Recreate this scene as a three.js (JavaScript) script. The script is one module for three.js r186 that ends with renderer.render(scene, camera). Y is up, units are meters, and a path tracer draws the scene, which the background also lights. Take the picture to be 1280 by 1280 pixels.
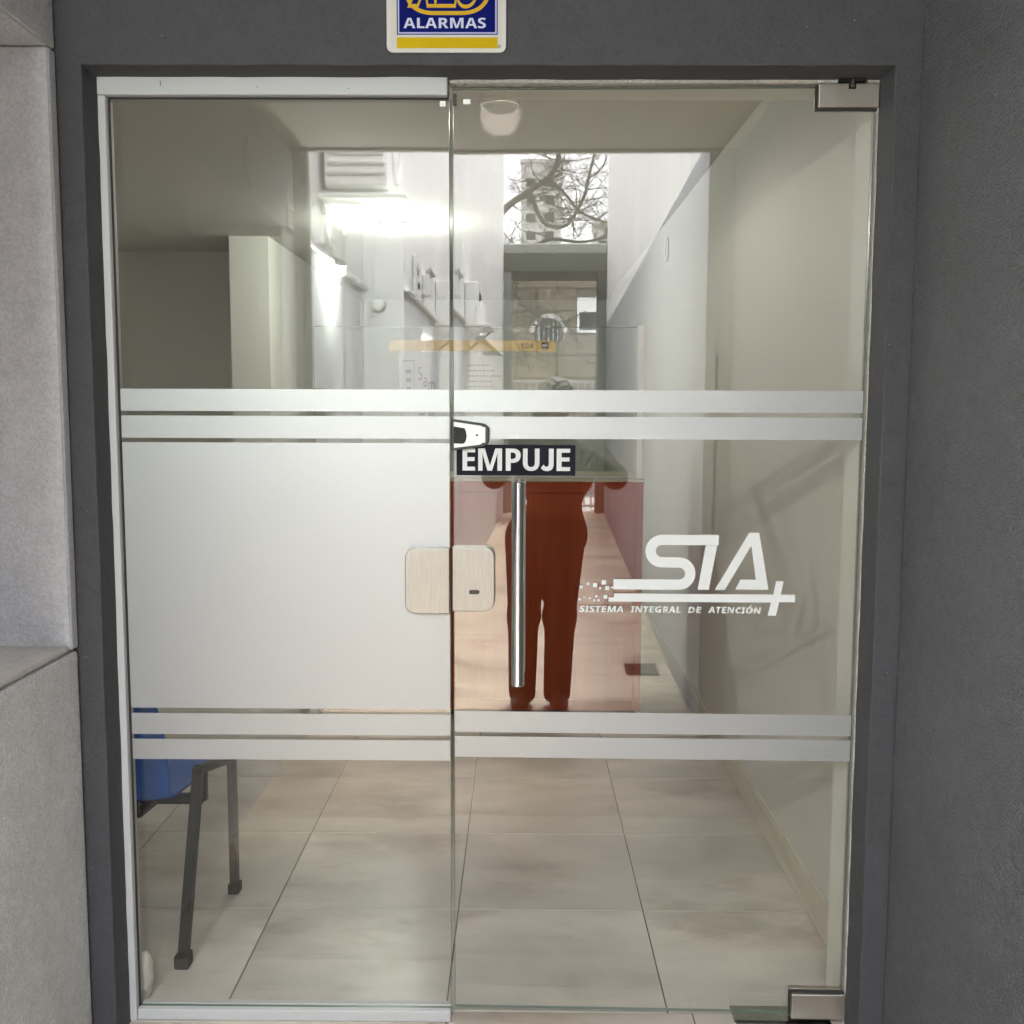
import * as THREE from 'three';
import { RoundedBoxGeometry } from 'three/addons/geometries/RoundedBoxGeometry.js';
import { mergeGeometries, mergeVertices } from 'three/addons/utils/BufferGeometryUtils.js';
import { FontLoader } from 'three/addons/loaders/FontLoader.js';
import { TextGeometry } from 'three/addons/geometries/TextGeometry.js';

// ---------------------------------------------------------------- camera, sky, sun, exposure
const scene = new THREE.Scene();
const camera = new THREE.PerspectiveCamera(52.99, 1, 0.02, 400);
camera.position.set(0, 1.62, 2.6);
camera.rotation.order = 'YXZ';
camera.rotation.set(-0.09983, 0.0078, 0.0033);

const SKY_LEVEL = 1.0;
{
  const W = 256, H = 128, a = new Float32Array(W * H * 4);
  for (let j = 0; j < H; j++) for (let i = 0; i < W; i++) {
    const el = ((j + .5) / H - .5) * Math.PI, u = i / W * Math.PI * 2, k = (j * W + i) * 4;
    const cloud = 1 + .05 * Math.sin(3 * u + 2 * Math.sin(4 * el)) + .035 * Math.sin(7 * u + 5 * el);
    const up = el > 0 ? (.42 + .78 * Math.sin(el)) * cloud : .2;
    a[k] = SKY_LEVEL * up * .985; a[k + 1] = SKY_LEVEL * up; a[k + 2] = SKY_LEVEL * up * 1.03; a[k + 3] = 1;
  }
  const t = new THREE.DataTexture(a, W, H, THREE.RGBAFormat, THREE.FloatType);
  t.mapping = THREE.EquirectangularReflectionMapping; t.magFilter = THREE.LinearFilter; t.needsUpdate = true;
  scene.background = t; scene.environment = t; scene.environmentIntensity = 1;
}
const sun = new THREE.DirectionalLight(0xfff8f0, 1.5);
sun.position.set(5, 30, 18); sun.target.position.set(0, 0, 5); scene.add(sun, sun.target);
sun.castShadow = true; sun.shadow.radius = 30; sun.shadow.mapSize.set(1024, 1024);
Object.assign(sun.shadow.camera, { left: -30, right: 30, top: 30, bottom: -30, near: 1, far: 90 });

const renderer = new THREE.WebGLRenderer({ antialias: true });
renderer.toneMapping = THREE.LinearToneMapping;
renderer.toneMappingExposure = 16.5;
renderer.shadowMap.enabled = true;
renderer.setSize(1024, 1024);

// ---------------------------------------------------------------- helpers
let seed = 7;
const rnd = () => { seed = (seed * 1664525 + 1013904223) >>> 0; return seed / 4294967296; };
const rr = (a, b) => a + (b - a) * rnd();
const used = {};
function numbered(n) { const k = used[n] = (used[n] ?? -1) + 1; return k ? `${n}_${String(k).padStart(3, '0')}` : n; }
function thing(name, label, category, [x, y, z] = [0, 0, 0], turn = 0, group) {
  const o = new THREE.Group(); o.name = numbered(name); o.position.set(x, y, z); o.rotation.y = turn;
  o.userData = { label, category }; if (group) o.userData.group = group;
  scene.add(o); return o;
}
function struct(name, label) { const o = new THREE.Group(); o.name = numbered(name); o.userData = { kind: 'structure', label }; scene.add(o); return o; }
function part(name, geo, mat, parent, label) {
  const m = new THREE.Mesh(Array.isArray(geo) ? merge(geo) : geo, mat); m.name = name;
  m.castShadow = m.receiveShadow = true; if (label) m.userData.label = label;
  parent.add(m); return m;
}
function merge(list) {
  return mergeGeometries(list.map((g) => { g = g.index ? g.toNonIndexed() : g; for (const k of Object.keys(g.attributes)) if (!['position', 'normal', 'uv'].includes(k)) g.deleteAttribute(k); return g; }));
}
// box with uv in metres
function bx(x0, x1, y0, y1, z0, z1, du = 0, dv = 0) {
  const g = new THREE.BoxGeometry(x1 - x0, y1 - y0, z1 - z0); g.translate((x0 + x1) / 2, (y0 + y1) / 2, (z0 + z1) / 2);
  return metreUV(g, du, dv);
}
function metreUV(g, du = 0, dv = 0) {
  const p = g.attributes.position, n = g.attributes.normal, uv = g.attributes.uv ?? new THREE.BufferAttribute(new Float32Array(p.count * 2), 2);
  for (let i = 0; i < p.count; i++) {
    const ax = Math.abs(n.getX(i)), ay = Math.abs(n.getY(i)), az = Math.abs(n.getZ(i));
    let u, v; if (ax >= ay && ax >= az) { u = p.getZ(i); v = p.getY(i); } else if (ay >= az) { u = p.getX(i); v = p.getZ(i); } else { u = p.getX(i); v = p.getY(i); }
    uv.setXY(i, u + du, v + dv);
  }
  g.setAttribute('uv', uv); return g;
}
function rbox(x0, x1, y0, y1, z0, z1, r = .004, s = 2) {
  const g = new RoundedBoxGeometry(x1 - x0, y1 - y0, z1 - z0, s, Math.min(r, (x1 - x0) / 2.1, (y1 - y0) / 2.1, (z1 - z0) / 2.1));
  g.translate((x0 + x1) / 2, (y0 + y1) / 2, (z0 + z1) / 2); return metreUV(g);
}
const V = (x, y, z) => new THREE.Vector3(x, y, z);
function rod(a, b, r0, r1 = r0, seg = 12, caps = true) {
  a = a.isVector3 ? a : V(...a); b = b.isVector3 ? b : V(...b);
  const d = b.clone().sub(a), g = new THREE.CylinderGeometry(r1, r0, d.length(), seg, 1, !caps);
  g.applyQuaternion(new THREE.Quaternion().setFromUnitVectors(V(0, 1, 0), d.normalize())); g.translate((a.x + b.x) / 2, (a.y + b.y) / 2, (a.z + b.z) / 2); return g;
}
function bar(a, b, w, h) { // rectangular bar between two points
  a = V(...a); b = V(...b); const d = b.clone().sub(a), L = d.length();
  const g = new RoundedBoxGeometry(w, L, h, 2, Math.min(w, h) * .2); g.applyQuaternion(new THREE.Quaternion().setFromUnitVectors(V(0, 1, 0), d.normalize()));
  g.translate((a.x + b.x) / 2, (a.y + b.y) / 2, (a.z + b.z) / 2); return g;
}
function poly(pts) { const s = new THREE.Shape(); pts.forEach(([x, y], i) => i ? s.lineTo(x, y) : s.moveTo(x, y)); return s; }
function extr(shape, d, bevel = 0) { return new THREE.ExtrudeGeometry(shape, { depth: d, bevelEnabled: bevel > 0, bevelSize: bevel, bevelThickness: bevel, bevelSegments: 2, curveSegments: 24 }); }
function halfRound(x0, x1, y0, y1, r, left) { const s = new THREE.Shape(); if (left) { s.moveTo(x1, y0); s.lineTo(x1, y1); s.lineTo(x0 + r, y1); s.absarc(x0 + r, y1 - r, r, Math.PI / 2, Math.PI); s.lineTo(x0, y0 + r); s.absarc(x0 + r, y0 + r, r, Math.PI, Math.PI * 1.5); } else { s.moveTo(x0, y1); s.lineTo(x0, y0); s.lineTo(x1 - r, y0); s.absarc(x1 - r, y0 + r, r, -Math.PI / 2, 0); s.lineTo(x1, y1 - r); s.absarc(x1 - r, y1 - r, r, 0, Math.PI / 2); } return s; }
function roundRect(x0, x1, y0, y1, r) {
  const s = new THREE.Shape(); s.moveTo(x0 + r, y0); s.lineTo(x1 - r, y0); s.absarc(x1 - r, y0 + r, r, -Math.PI / 2, 0); s.lineTo(x1, y1 - r); s.absarc(x1 - r, y1 - r, r, 0, Math.PI / 2);
  s.lineTo(x0 + r, y1); s.absarc(x0 + r, y1 - r, r, Math.PI / 2, Math.PI); s.lineTo(x0, y0 + r); s.absarc(x0 + r, y0 + r, r, Math.PI, Math.PI * 1.5); return s;
}

// ---------------------------------------------------------------- noise and textures
function lattice(n, s) { const a = new Float32Array(n * n); let q = s * 7919 + 13; for (let i = 0; i < a.length; i++) { q = (Math.imul(q, 1664525) + 1013904223) >>> 0; a[i] = q / 4294967296; } return a; }
function noiseMap(size, nx, ny, s) { // tileable value noise with nx by ny cells
  const n = Math.max(nx, ny), L = lattice(n, s), out = new Float32Array(size * size), sm = (t) => t * t * (3 - 2 * t);
  for (let j = 0; j < size; j++) { const fy = j / size * ny, y0 = Math.floor(fy), ty = sm(fy - y0), y1 = (y0 + 1) % ny;
    for (let i = 0; i < size; i++) { const fx = i / size * nx, x0 = Math.floor(fx), tx = sm(fx - x0), x1 = (x0 + 1) % nx;
      const a = L[y0 * n + x0], b = L[y0 * n + x1], c = L[y1 * n + x0], d = L[y1 * n + x1]; out[j * size + i] = a + (b - a) * tx + (c - a) * ty + (a - b - c + d) * tx * ty; } }
  return out;
}
function fbm(size, nx, ny, oct, s, gain = .5) {
  const out = new Float32Array(size * size); let amp = 1, tot = 0;
  for (let o = 0; o < oct; o++) { const m = noiseMap(size, nx << o, ny << o, s + o * 31); for (let i = 0; i < out.length; i++) out[i] += amp * m[i]; tot += amp; amp *= gain; }
  for (let i = 0; i < out.length; i++) out[i] /= tot; return out;
}
function tex(size, f, repeat = [1, 1], srgb = true) { // f(k, i, j) -> [r, g, b] in 0..1
  const d = new Uint8Array(size * size * 4);
  for (let j = 0; j < size; j++) for (let i = 0; i < size; i++) { const k = j * size + i, c = f(k, i, j); for (let q = 0; q < 3; q++) d[k * 4 + q] = Math.max(0, Math.min(255, c[q] * 255)); d[k * 4 + 3] = 255; }
  const t = new THREE.DataTexture(d, size, size); t.wrapS = t.wrapT = THREE.RepeatWrapping; t.magFilter = THREE.LinearFilter; t.minFilter = THREE.LinearMipmapLinearFilter; t.generateMipmaps = true;
  if (srgb) t.colorSpace = THREE.SRGBColorSpace; t.repeat.set(...repeat); t.needsUpdate = true; return t;
}
const grey = (v) => [v, v, v];
const lin = (r, g, b) => new THREE.Color().setRGB(r, g, b);
const mix = (a, b, t) => a + (b - a) * t, clamp = (x, a = 0, b = 1) => Math.min(b, Math.max(a, x)), step = (a, b, x) => { x = clamp((x - a) / (b - a)); return x * x * (3 - 2 * x); };
function mat(o) { return new THREE.MeshPhysicalMaterial({ roughness: .8, ...o }); }

const nFine = fbm(1024, 128, 128, 3, 3, .7), nMid = fbm(1024, 24, 24, 4, 5, .55), nBig = fbm(1024, 4, 4, 5, 9, .5);
// roughcast relief: lumps a few millimetres across
const stuccoBump = tex(1024, (k) => grey(.55 * step(.3, .75, nFine[k]) + .3 * step(.35, .7, nMid[k]) + .15 * nBig[k]), [1.7, 1.7], false);
const fineBump = tex(1024, (k) => grey(.6 * nFine[k] + .4 * nMid[k]), [1.2, 1.2], false);
const stuccoTone = tex(1024, (k) => grey(.86 + .05 * (nBig[k] - .5) + .07 * (nMid[k] - .5) + .16 * (nFine[k] - .5)), [1.3, 1.3]);
// roughcast: relief shading put into the tone, pits painted darker
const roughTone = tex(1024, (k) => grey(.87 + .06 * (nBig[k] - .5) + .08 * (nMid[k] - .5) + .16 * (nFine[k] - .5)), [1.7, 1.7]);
// porcelain tile that imitates cement: clouds drawn out sideways, rust-brown smears
const tA = fbm(1024, 4, 7, 6, 21, .6), tB = fbm(1024, 5, 11, 6, 23, .64), tC = fbm(1024, 8, 14, 5, 27, .6);
const tileColor = tex(1024, (k) => { const w = step(.38, .80, tB[k]) * step(.36, .70, tA[k]), v = .72 + .24 * (tA[k] - .5) - .15 * w + .08 * (tC[k] - .5); return [v, v * mix(.972, .945, w), v * mix(.935, .88, w)]; }, [.42, .42]);
const tileRough = tex(512, (k, i, j) => grey(.27 + .08 * tC[(j * 2) * 1024 + i * 2]), [.5, .5], false);
const slabColor = tex(1024, (k) => { const v = .72 + .16 * (tA[k] - .5) - .18 * step(.52, .85, tB[k]) + .06 * (tC[k] - .5); return [v, v * .935, v * .835]; }, [.35, .35]);
// old whitewash with rain streaks running down
const sA = fbm(1024, 40, 2, 4, 41, .6), sB = fbm(1024, 12, 1, 4, 43, .6);
const streakColor = tex(1024, (k) => { const v = .90 - .22 * step(.58, .85, sA[k]) * step(.4, .7, sB[k]) - .06 * (nBig[k] - .5); return [v, v * .997, v * .995]; }, [.35, .16]);
const wA = fbm(1024, 60, 3, 4, 51, .6), wB = fbm(1024, 8, 1, 4, 53, .6);
const woodColor = tex(1024, (k) => { const v = .5 + .5 * (wA[k] - .5) + .5 * (wB[k] - .5); return [mix(.50, .68, v), mix(.26, .39, v), mix(.15, .23, v)]; }, [.8, .5]);
const bA = fbm(512, 4, 128, 3, 61, .7);
const brushedV = tex(512, (k, i, j) => grey(.30 + .22 * bA[i * 512 + j]), [6, 6], false), brushedH = tex(512, (k) => grey(.32 + .22 * bA[k]), [6, 6], false);
const brushTone = tex(512, (k, i, j) => grey(.86 + .14 * (bA[i * 512 + j])), [6, 6]);
const stoneTone = tex(512, (k, i, j) => { const n = nMid[(j * 2) * 1024 + i * 2], m = nBig[(j * 2) * 1024 + i * 2]; const v = .62 + .16 * (n - .5) + .14 * (m - .5); return [v, v * .93, v * .82]; }, [.3, .3]);
const barkTone = tex(512, (k, i, j) => grey(.55 + .5 * (sA[(j * 2) * 1024 + i * 2] - .5)), [3, 1]);
function canvas(w, h, draw) {
  const c = document.createElement('canvas'); c.width = w; c.height = h; draw(c.getContext('2d'), w, h);
  const t = new THREE.CanvasTexture(c); t.colorSpace = THREE.SRGBColorSpace; t.anisotropy = 8; return t;
}

const M = {
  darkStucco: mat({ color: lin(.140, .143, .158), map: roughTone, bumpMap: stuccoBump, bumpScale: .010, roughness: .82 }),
  darkSmooth: mat({ color: lin(.066, .067, .077), map: stuccoTone, bumpMap: fineBump, bumpScale: .0025, roughness: .8 }),
  paleStucco: mat({ color: lin(.60, .60, .63), map: stuccoTone, bumpMap: fineBump, bumpScale: .003, roughness: .9 }),
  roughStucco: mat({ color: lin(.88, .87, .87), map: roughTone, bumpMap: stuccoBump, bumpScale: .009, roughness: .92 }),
  sill: mat({ color: lin(.60, .56, .53), map: stuccoTone, bumpMap: fineBump, bumpScale: .0012, roughness: .75 }),
  porchCeil: mat({ color: lin(.62, .58, .52), map: stuccoTone, bumpMap: fineBump, bumpScale: .0008 }),
  whitewash: mat({ color: lin(.86, .86, .86), map: streakColor, bumpMap: fineBump, bumpScale: .002, roughness: .92 }),
  dado: mat({ color: lin(.32, .325, .38), map: stuccoTone, bumpMap: fineBump, bumpScale: .0015 }),
  inWall: mat({ color: lin(.68, .665, .62), bumpMap: fineBump, bumpScale: .0004, roughness: .6 }),
  inShade: mat({ color: lin(.70, .68, .64), bumpMap: fineBump, bumpScale: .0004, roughness: .7 }),
  ceiling: mat({ color: lin(.60, .58, .535), roughness: .9 }),
  lining: mat({ color: lin(.70, .70, .66), roughness: .6 }),
  skirting: mat({ color: lin(.62, .57, .49), roughness: .45 }),
  tile: mat({ color: 0xffffff, map: tileColor, roughnessMap: tileRough, roughness: 1 }),
  grout: mat({ color: lin(.09, .08, .07), roughness: .95 }),
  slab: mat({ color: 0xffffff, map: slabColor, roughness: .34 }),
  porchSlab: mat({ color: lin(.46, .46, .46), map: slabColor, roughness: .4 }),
  threshold: mat({ color: lin(.95, .90, .88), map: tileColor, roughness: .5 }),
  alu: mat({ color: lin(.44, .44, .455), roughness: .42 }),
  peel: mat({ color: lin(.62, .58, .53), map: stuccoTone, bumpMap: stuccoBump, bumpScale: .004, roughness: .85 }),
  glass: mat({ color: lin(.984, .980, .968), transmission: 1, thickness: 0, ior: 1.68, roughness: 0 }),
  glassEdge: mat({ color: lin(.10, .15, .125), roughness: .3 }),
  film: mat({ color: lin(.17, .18, .20), transmission: .2, thickness: 0, roughness: .5, ior: 3.4, clearcoat: 1, clearcoatRoughness: .42 }),
  vinyl: mat({ color: lin(.62, .63, .64), roughness: .65, specularIntensity: .5 }),
  steelV: mat({ color: lin(.47, .45, .42), metalness: 1, roughness: 1, roughnessMap: brushedV, map: brushTone, anisotropy: .4 }),
  steelH: mat({ color: lin(.50, .455, .41), metalness: 1, roughness: 1, roughnessMap: brushedH }),
  chrome: mat({ color: lin(.75, .74, .72), metalness: 1, roughness: .13 }),
  black: mat({ color: lin(.014, .014, .016), roughness: .45 }),
  rubber: mat({ color: lin(.02, .02, .02), roughness: .8 }),
  blackSteel: mat({ color: lin(.008, .008, .008), roughness: .55, specularIntensity: .5 }),
  navy: mat({ color: lin(.010, .011, .018), roughness: .75, specularIntensity: .35 }),
  whitePlastic: mat({ color: lin(.80, .80, .78), roughness: .4 }),
  signPlate: mat({ color: lin(.52, .51, .50), roughness: .6 }),
  paintWhite: mat({ color: lin(.8, .8, .79), roughness: .45 }),
  bluePlastic: mat({ color: lin(.010, .10, .42), roughness: .5, specularIntensity: .6 }),
  wood: mat({ color: lin(.88, .50, .27), map: woodColor, roughness: .5, specularIntensity: .3 }),
  deskTop: mat({ color: lin(.40, .34, .27), roughness: .4 }),
  greenGlass: mat({ color: lin(.90, .95, .90), transmission: 1, thickness: 0, ior: 1.6, roughness: 0 }),
  partition: mat({ color: lin(.60, .68, .60), roughness: .6 }),
  concrete: mat({ color: lin(.34, .36, .34), map: stuccoTone, bumpMap: fineBump, bumpScale: .003 }),
  portal: mat({ color: lin(.085, .098, .092), map: stuccoTone, roughness: .8 }),
  limestone: mat({ color: lin(.58, .57, .56), map: stoneTone, bumpMap: fineBump, bumpScale: .004, roughness: .9 }),
  joint: mat({ color: lin(.16, .145, .12), roughness: .95 }),
  farWall: mat({ color: lin(.76, .74, .71), map: stuccoTone, roughness: .9 }),
  darkPane: mat({ color: lin(.03, .035, .04), roughness: .08 }),
  bark: mat({ color: lin(.21, .185, .16), map: barkTone, roughness: .95 }),
  asphalt: mat({ color: lin(.06, .06, .062), map: stuccoTone, bumpMap: stuccoBump, bumpScale: .004, roughness: .9 }),
  ground: mat({ color: lin(.18, .17, .155), map: stuccoTone, roughness: .95 }),
  skin: mat({ color: lin(.42, .24, .16), roughness: .55 }),
  trousers: mat({ color: lin(.018, .019, .024), roughness: .9, bumpMap: fineBump, bumpScale: .001 }),
  jacket: mat({ color: lin(.022, .022, .025), roughness: .85, bumpMap: fineBump, bumpScale: .001 }),
  hair: mat({ color: lin(.02, .015, .012), roughness: .6 }),
  shoe: mat({ color: lin(.02, .02, .02), roughness: .5 }),
  mirrorPlate: mat({ color: lin(.5, .5, .48), metalness: 1, roughness: .16, map: stuccoTone }),
  clothWhite: mat({ color: lin(.72, .70, .66), roughness: .95 }),
};
const font = await new FontLoader().loadAsync('fonts/droid/droid_sans_bold.typeface.json');
function text(s, size, depth) { const g = new TextGeometry(s, { font, size, depth, height: depth, curveSegments: 6, bevelEnabled: false }); g.computeBoundingBox(); return g; }

// ---------------------------------------------------------------- the setting: ground and floors
const P_END = 2.42, PX_L = -1.085, PX_R = .925, CEIL = 2.84, OPEN_L = -1.032, OPEN_R = .871, OPEN_T = 2.42;
{
  const g = struct('ground', 'bare ground around the building');
  part('soil', bx(-150, 150, -.6, -.16, -120, 250), M.ground, g);
  const s = struct('street_road', 'asphalt street beyond the passage');
  part('asphalt', bx(-60, 60, -.16, -.12, 16.4, 24.2), M.asphalt, s);
  const pv = struct('pavement', 'concrete pavement on both sides of the street');
  part('paving', [bx(-60, 60, -.16, 0, 13.9, 16.4), bx(-60, 60, -.16, 0, 24.2, 27)], M.concrete, pv);
}
{
  const f = struct('passage_floor', 'open air passage floor of long worn slabs');
  part('bedding', bx(-1.4, 1.2, -.16, -.006, .13, 13.9), M.grout, f);
  let z = .135; const rows = [.30, 1.36, 2.42, 3.2, 4.65, 6.1, 7.55, 9.0, 10.45, 11.9, 13.9];
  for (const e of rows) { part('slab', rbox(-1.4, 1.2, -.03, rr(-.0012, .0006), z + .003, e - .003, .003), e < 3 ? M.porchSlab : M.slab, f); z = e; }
  const t = struct('threshold', 'pale stone threshold strip under the glass doors');
  const cuts = [-1.03, -.19, .47, .871];
  for (let i = 0; i < 3; i++) { part('stone', rbox(cuts[i] + .0012, cuts[i + 1] - .0012, -.03, -.001, .030, .134, .002), M.threshold, t); part('stone', rbox(cuts[i] + .0012, cuts[i + 1] - .0012, -.03, .0, -.026, .0275, .002), M.threshold, t); }
  part('bedding', bx(-1.03, .871, -.16, -.008, -.026, .13), M.grout, t);
  const n = struct('interior_floor', 'hall floor of large cement coloured tiles');
  part('grout', bx(-3.4, .951, -.16, -.004, -9.2, -.0265), M.grout, n);
  for (let r = 0; r < 15; r++) for (let c = -5; c < 3; c++) {
    const x0 = Math.max(-.195 + c * .6, -3.4), x1 = Math.min(-.195 + (c + 1) * .6, .951), z1 = r ? .004 - r * .6 : -.028, z0 = .004 - (r + 1) * .6;
    if (x1 - x0 < .02) continue;
    if (r > 8 && c < -3) continue;
    const g = rbox(x0 + .0021, x1 - .0021, -.02, rr(-.0006, .0006), z0 + .0021, z1 - .0021, .0012, 1);
    const du = rnd() * 7, dv = rnd() * 7, uv = g.attributes.uv; for (let i = 0; i < uv.count; i++) uv.setXY(i, uv.getX(i) + du, uv.getY(i) + dv);
    part('tile', g, M.tile, n);
  }
}
// ---------------------------------------------------------------- the building front and the porch
{
  const w = thing('front_wall', 'dark grey plastered wall around the glass entrance', 'wall');
  // outline with a slightly uneven plastered edge round the opening
  const pts = [[-1.35, -.16], [OPEN_L, -.16]], wob = () => rr(-.0009, .0009);
  for (let y = 0; y <= OPEN_T - .03; y += .06) pts.push([OPEN_L + wob(), y]);
  pts.push([OPEN_L, OPEN_T]);
  for (let x = OPEN_L + .06; x < OPEN_R - .03; x += .06) pts.push([x, OPEN_T + wob()]);
  pts.push([OPEN_R, OPEN_T]);
  for (let y = OPEN_T - .06; y > .03; y -= .06) pts.push([OPEN_R + wob(), y]);
  pts.push([OPEN_R, -.16], [1.35, -.16], [1.35, 3.3], [-1.35, 3.3]);
  const g = extr(poly(pts), .142, .004); g.translate(0, 0, -.026); part('plaster', g, M.darkSmooth, w);
  part('inner_lining', [bx(.872, .9505, -.16, 2.8395, -.17, -.0305), bx(-1.36, OPEN_L, -.16, 2.8395, -.06, -.0325), bx(OPEN_L, .872, 2.4215, 2.8395, -.17, -.0305)], M.lining, w, 'pale inner lining of the doorway');
  const chips = []; for (let i = 0; i < 16; i++) { const side = i % 3, n = 6, r = rr(.0006, .0016), x = side === 0 ? OPEN_L - rr(.001, .05) : side === 1 ? OPEN_R + rr(.001, .05) : rr(OPEN_L, OPEN_R), y = side === 2 ? OPEN_T + rr(.001, .10) : rr(.05, 2.35), q = []; for (let k = 0; k < n; k++) { const a = k / n * Math.PI * 2, e = r * rr(.5, 1.3); q.push([x + Math.cos(a) * e, y + Math.sin(a) * e * 1.4]); } chips.push(extr(poly(q), .0006).translate(0, 0, .1203)); }
  part('paint_chip', chips, M.concrete, w).userData.kind = 'stuff';
  const c = thing('porch_ceiling', 'plain plastered porch ceiling over the entrance', 'ceiling');
  part('slab', rbox(-1.5, 1.35, CEIL, CEIL + .18, .125, P_END, .008), M.porchCeil, c);
  part('drip_edge', rbox(-1.5, 1.35, CEIL - .012, CEIL - .0005, P_END - .05, P_END - .01, .004), M.porchCeil, c);
}
{
  const w = thing('porch_right_wall', 'dark grey roughcast side wall on the right of the entrance', 'wall');
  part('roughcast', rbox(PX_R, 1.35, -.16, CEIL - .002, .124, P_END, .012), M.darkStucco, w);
  const l = thing('porch_left_wall', 'pale grey side wall with a big opening above a roughcast parapet', 'wall');
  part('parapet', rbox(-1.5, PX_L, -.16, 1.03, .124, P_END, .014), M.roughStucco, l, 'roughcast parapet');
  part('sill', rbox(-1.5, PX_L - .004, 1.0302, 1.046, .165, P_END, .008), M.sill, l, 'smooth brown cement sill');
  part('jamb', rbox(-1.75, PX_L, 1.032, 2.445, .124, .165, .008), M.paleStucco, l, 'pale plastered jamb');
  part('lintel', rbox(-1.75, PX_L, 2.4455, CEIL - .002, .124, P_END, .01), M.paleStucco, l);
  part('end_pier', rbox(-1.5, PX_L, 1.0465, 2.4452, P_END - .28, P_END, .01), M.paleStucco, l);
  { const q = [[-1.225, 2.575], [-1.205, 2.560], [-1.193, 2.545], [-1.1905, 2.5465], [-1.203, 2.5625], [-1.224, 2.5775]]; part('crack', extr(poly(q.map(([x, y]) => [(x + 1.225) * 2 + .30, y])), .0006).rotateY(Math.PI / 2).translate(PX_L + .0004, 0, 0), M.joint, l); }
  const s = thing('side_yard_wall', 'pale wall of the side yard beyond the porch opening, with added light blocking cover and far wall', 'wall');
  part('plaster', bx(-3.3, -3.1, -.16, 3.0, .1, 5), M.paleStucco, s); part('added_shade_roof', bx(-3.3, -1.66, 3.0, 3.15, .1, 5.2), M.paleStucco, s); part('added_shade_wall', bx(-3.099, -1.505, -.16, 2.999, 5, 5.2), M.paleStucco, s);  // overhead cover and far wall are added to dim the yard and porch
}
// ---------------------------------------------------------------- the passage behind
// wall from z0 to z1 whose top rises from y0 to y1
function raked(x0, x1, b, z0, y0, z1, y1) { const g = extr(poly([[z0, b], [z1, b], [z1, y1], [z0, y0]]), x1 - x0); g.rotateY(-Math.PI / 2); g.translate(x1, 0, 0); return metreUV(g); }
{
  const l = thing('passage_left_wall', 'tall whitewashed passage wall on the left with rain streaks', 'wall');
  part('near_wall', raked(-1.5, -1.05, -.16, P_END + .002, 3.55, 4.35, 3.6), M.whitewash, l);
  part('far_wall', raked(-1.5, -.78, -.16, 4.352, 3.7, 13.4, 5.9), M.whitewash, l);
  const r = thing('passage_right_wall', 'passage wall on the right, grey below and streaked white above', 'wall');
  part('grey_base', bx(.80, 1.35, -.16, 2.9, P_END + .002, 13.4), M.dado, r);
  part('white_upper', raked(.803, 1.35, 2.902, P_END + .002, 3.2, 13.4, 5.9), M.whitewash, r);
  const p = thing('street_portal', 'dark green grey concrete portal at the street end of the passage', 'portal');
  part('post', rbox(-.79, -.66, -.16, 3.72, 13.402, 13.9, .01), M.concrete, p); part('post', rbox(.66, .80, -.16, 3.72, 13.402, 13.9, .01), M.portal, p);
  part('header', rbox(-.84, .84, 3.722, 3.98, 13.402, 14.6, .015), M.portal, p);
  part('coping', rbox(-.9, .9, 3.982, 4.14, 13.38, 14.65, .03), M.concrete, p);
  const g = thing('street_gate', 'white painted bar gate closing the passage at the street', 'gate', [0, 0, 13.65]);
  for (let i = 0; i < 12; i++) part('bar', rod([-.6 + i * .109, .06, 0], [-.6 + i * .109, 2.05, 0], .014, .014, 8), M.paintWhite, g);
  for (const y of [.08, 1.0, 2.03]) part('rail', rbox(-.65, .65, y, y + .04, -.02, .02, .004), M.paintWhite, g);
  part('lock_box', rbox(.42, .56, .98, 1.12, -.03, .03, .006), M.blackSteel, g);
}
// ---------------------------------------------------------------- the hall inside
{
  const c = thing('hall_ceiling', 'plain painted ceiling of the entrance hall', 'ceiling');
  part('plaster', bx(-3.5, 1.1, CEIL, CEIL + .2, -9.3, -.09), M.ceiling, c);
  const r = thing('hall_right_wall', 'long pale painted wall on the right of the hall', 'wall');
  part('plaster', bx(.951, 1.15, -.16, CEIL - .001, -9.3, -.0905), M.inWall, r);
  part('skirting', [rbox(.934, .9508, .0015, .105, -9.2, -.095, .003), rbox(.938, .9508, .1052, .120, -9.2, -.095, .004)], M.skirting, r);
  const b = thing('hall_back_wall', 'pale wall at the far end of the hall behind the desk', 'wall');
  part('plaster', bx(-2.0, 1.1, -.16, CEIL - .001, -9.3, -9.1), M.inWall, b);
  const l = thing('hall_left_wall', 'shaded pale walls round the waiting corner on the left', 'wall');
  part('side', bx(-3.6, -3.4, -.16, CEIL - .001, -5.6, -.0905), M.inShade, l);
  part('recess', bx(-3.6, -2.08, -.16, CEIL - .001, -5.8, -5.6), M.inShade, l);

  part('pier', bx(-2.08, -1.80, -.16, CEIL - .001, -9.1, -4.85), M.inWall, l);
  part('front_return', bx(-3.4, -1.36, -.16, CEIL - .001, -.06, -.0325), M.inWall, l);
  part('skirting', [rbox(-3.399, -2.08, .0015, .105, -5.599, -5.583, .003), rbox(-2.095, -1.785, .0015, .105, -4.849, -4.833, .003), rbox(-1.799, -1.783, .0015, .105, -9.0, -4.852, .003)], M.skirting, l);
}
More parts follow.
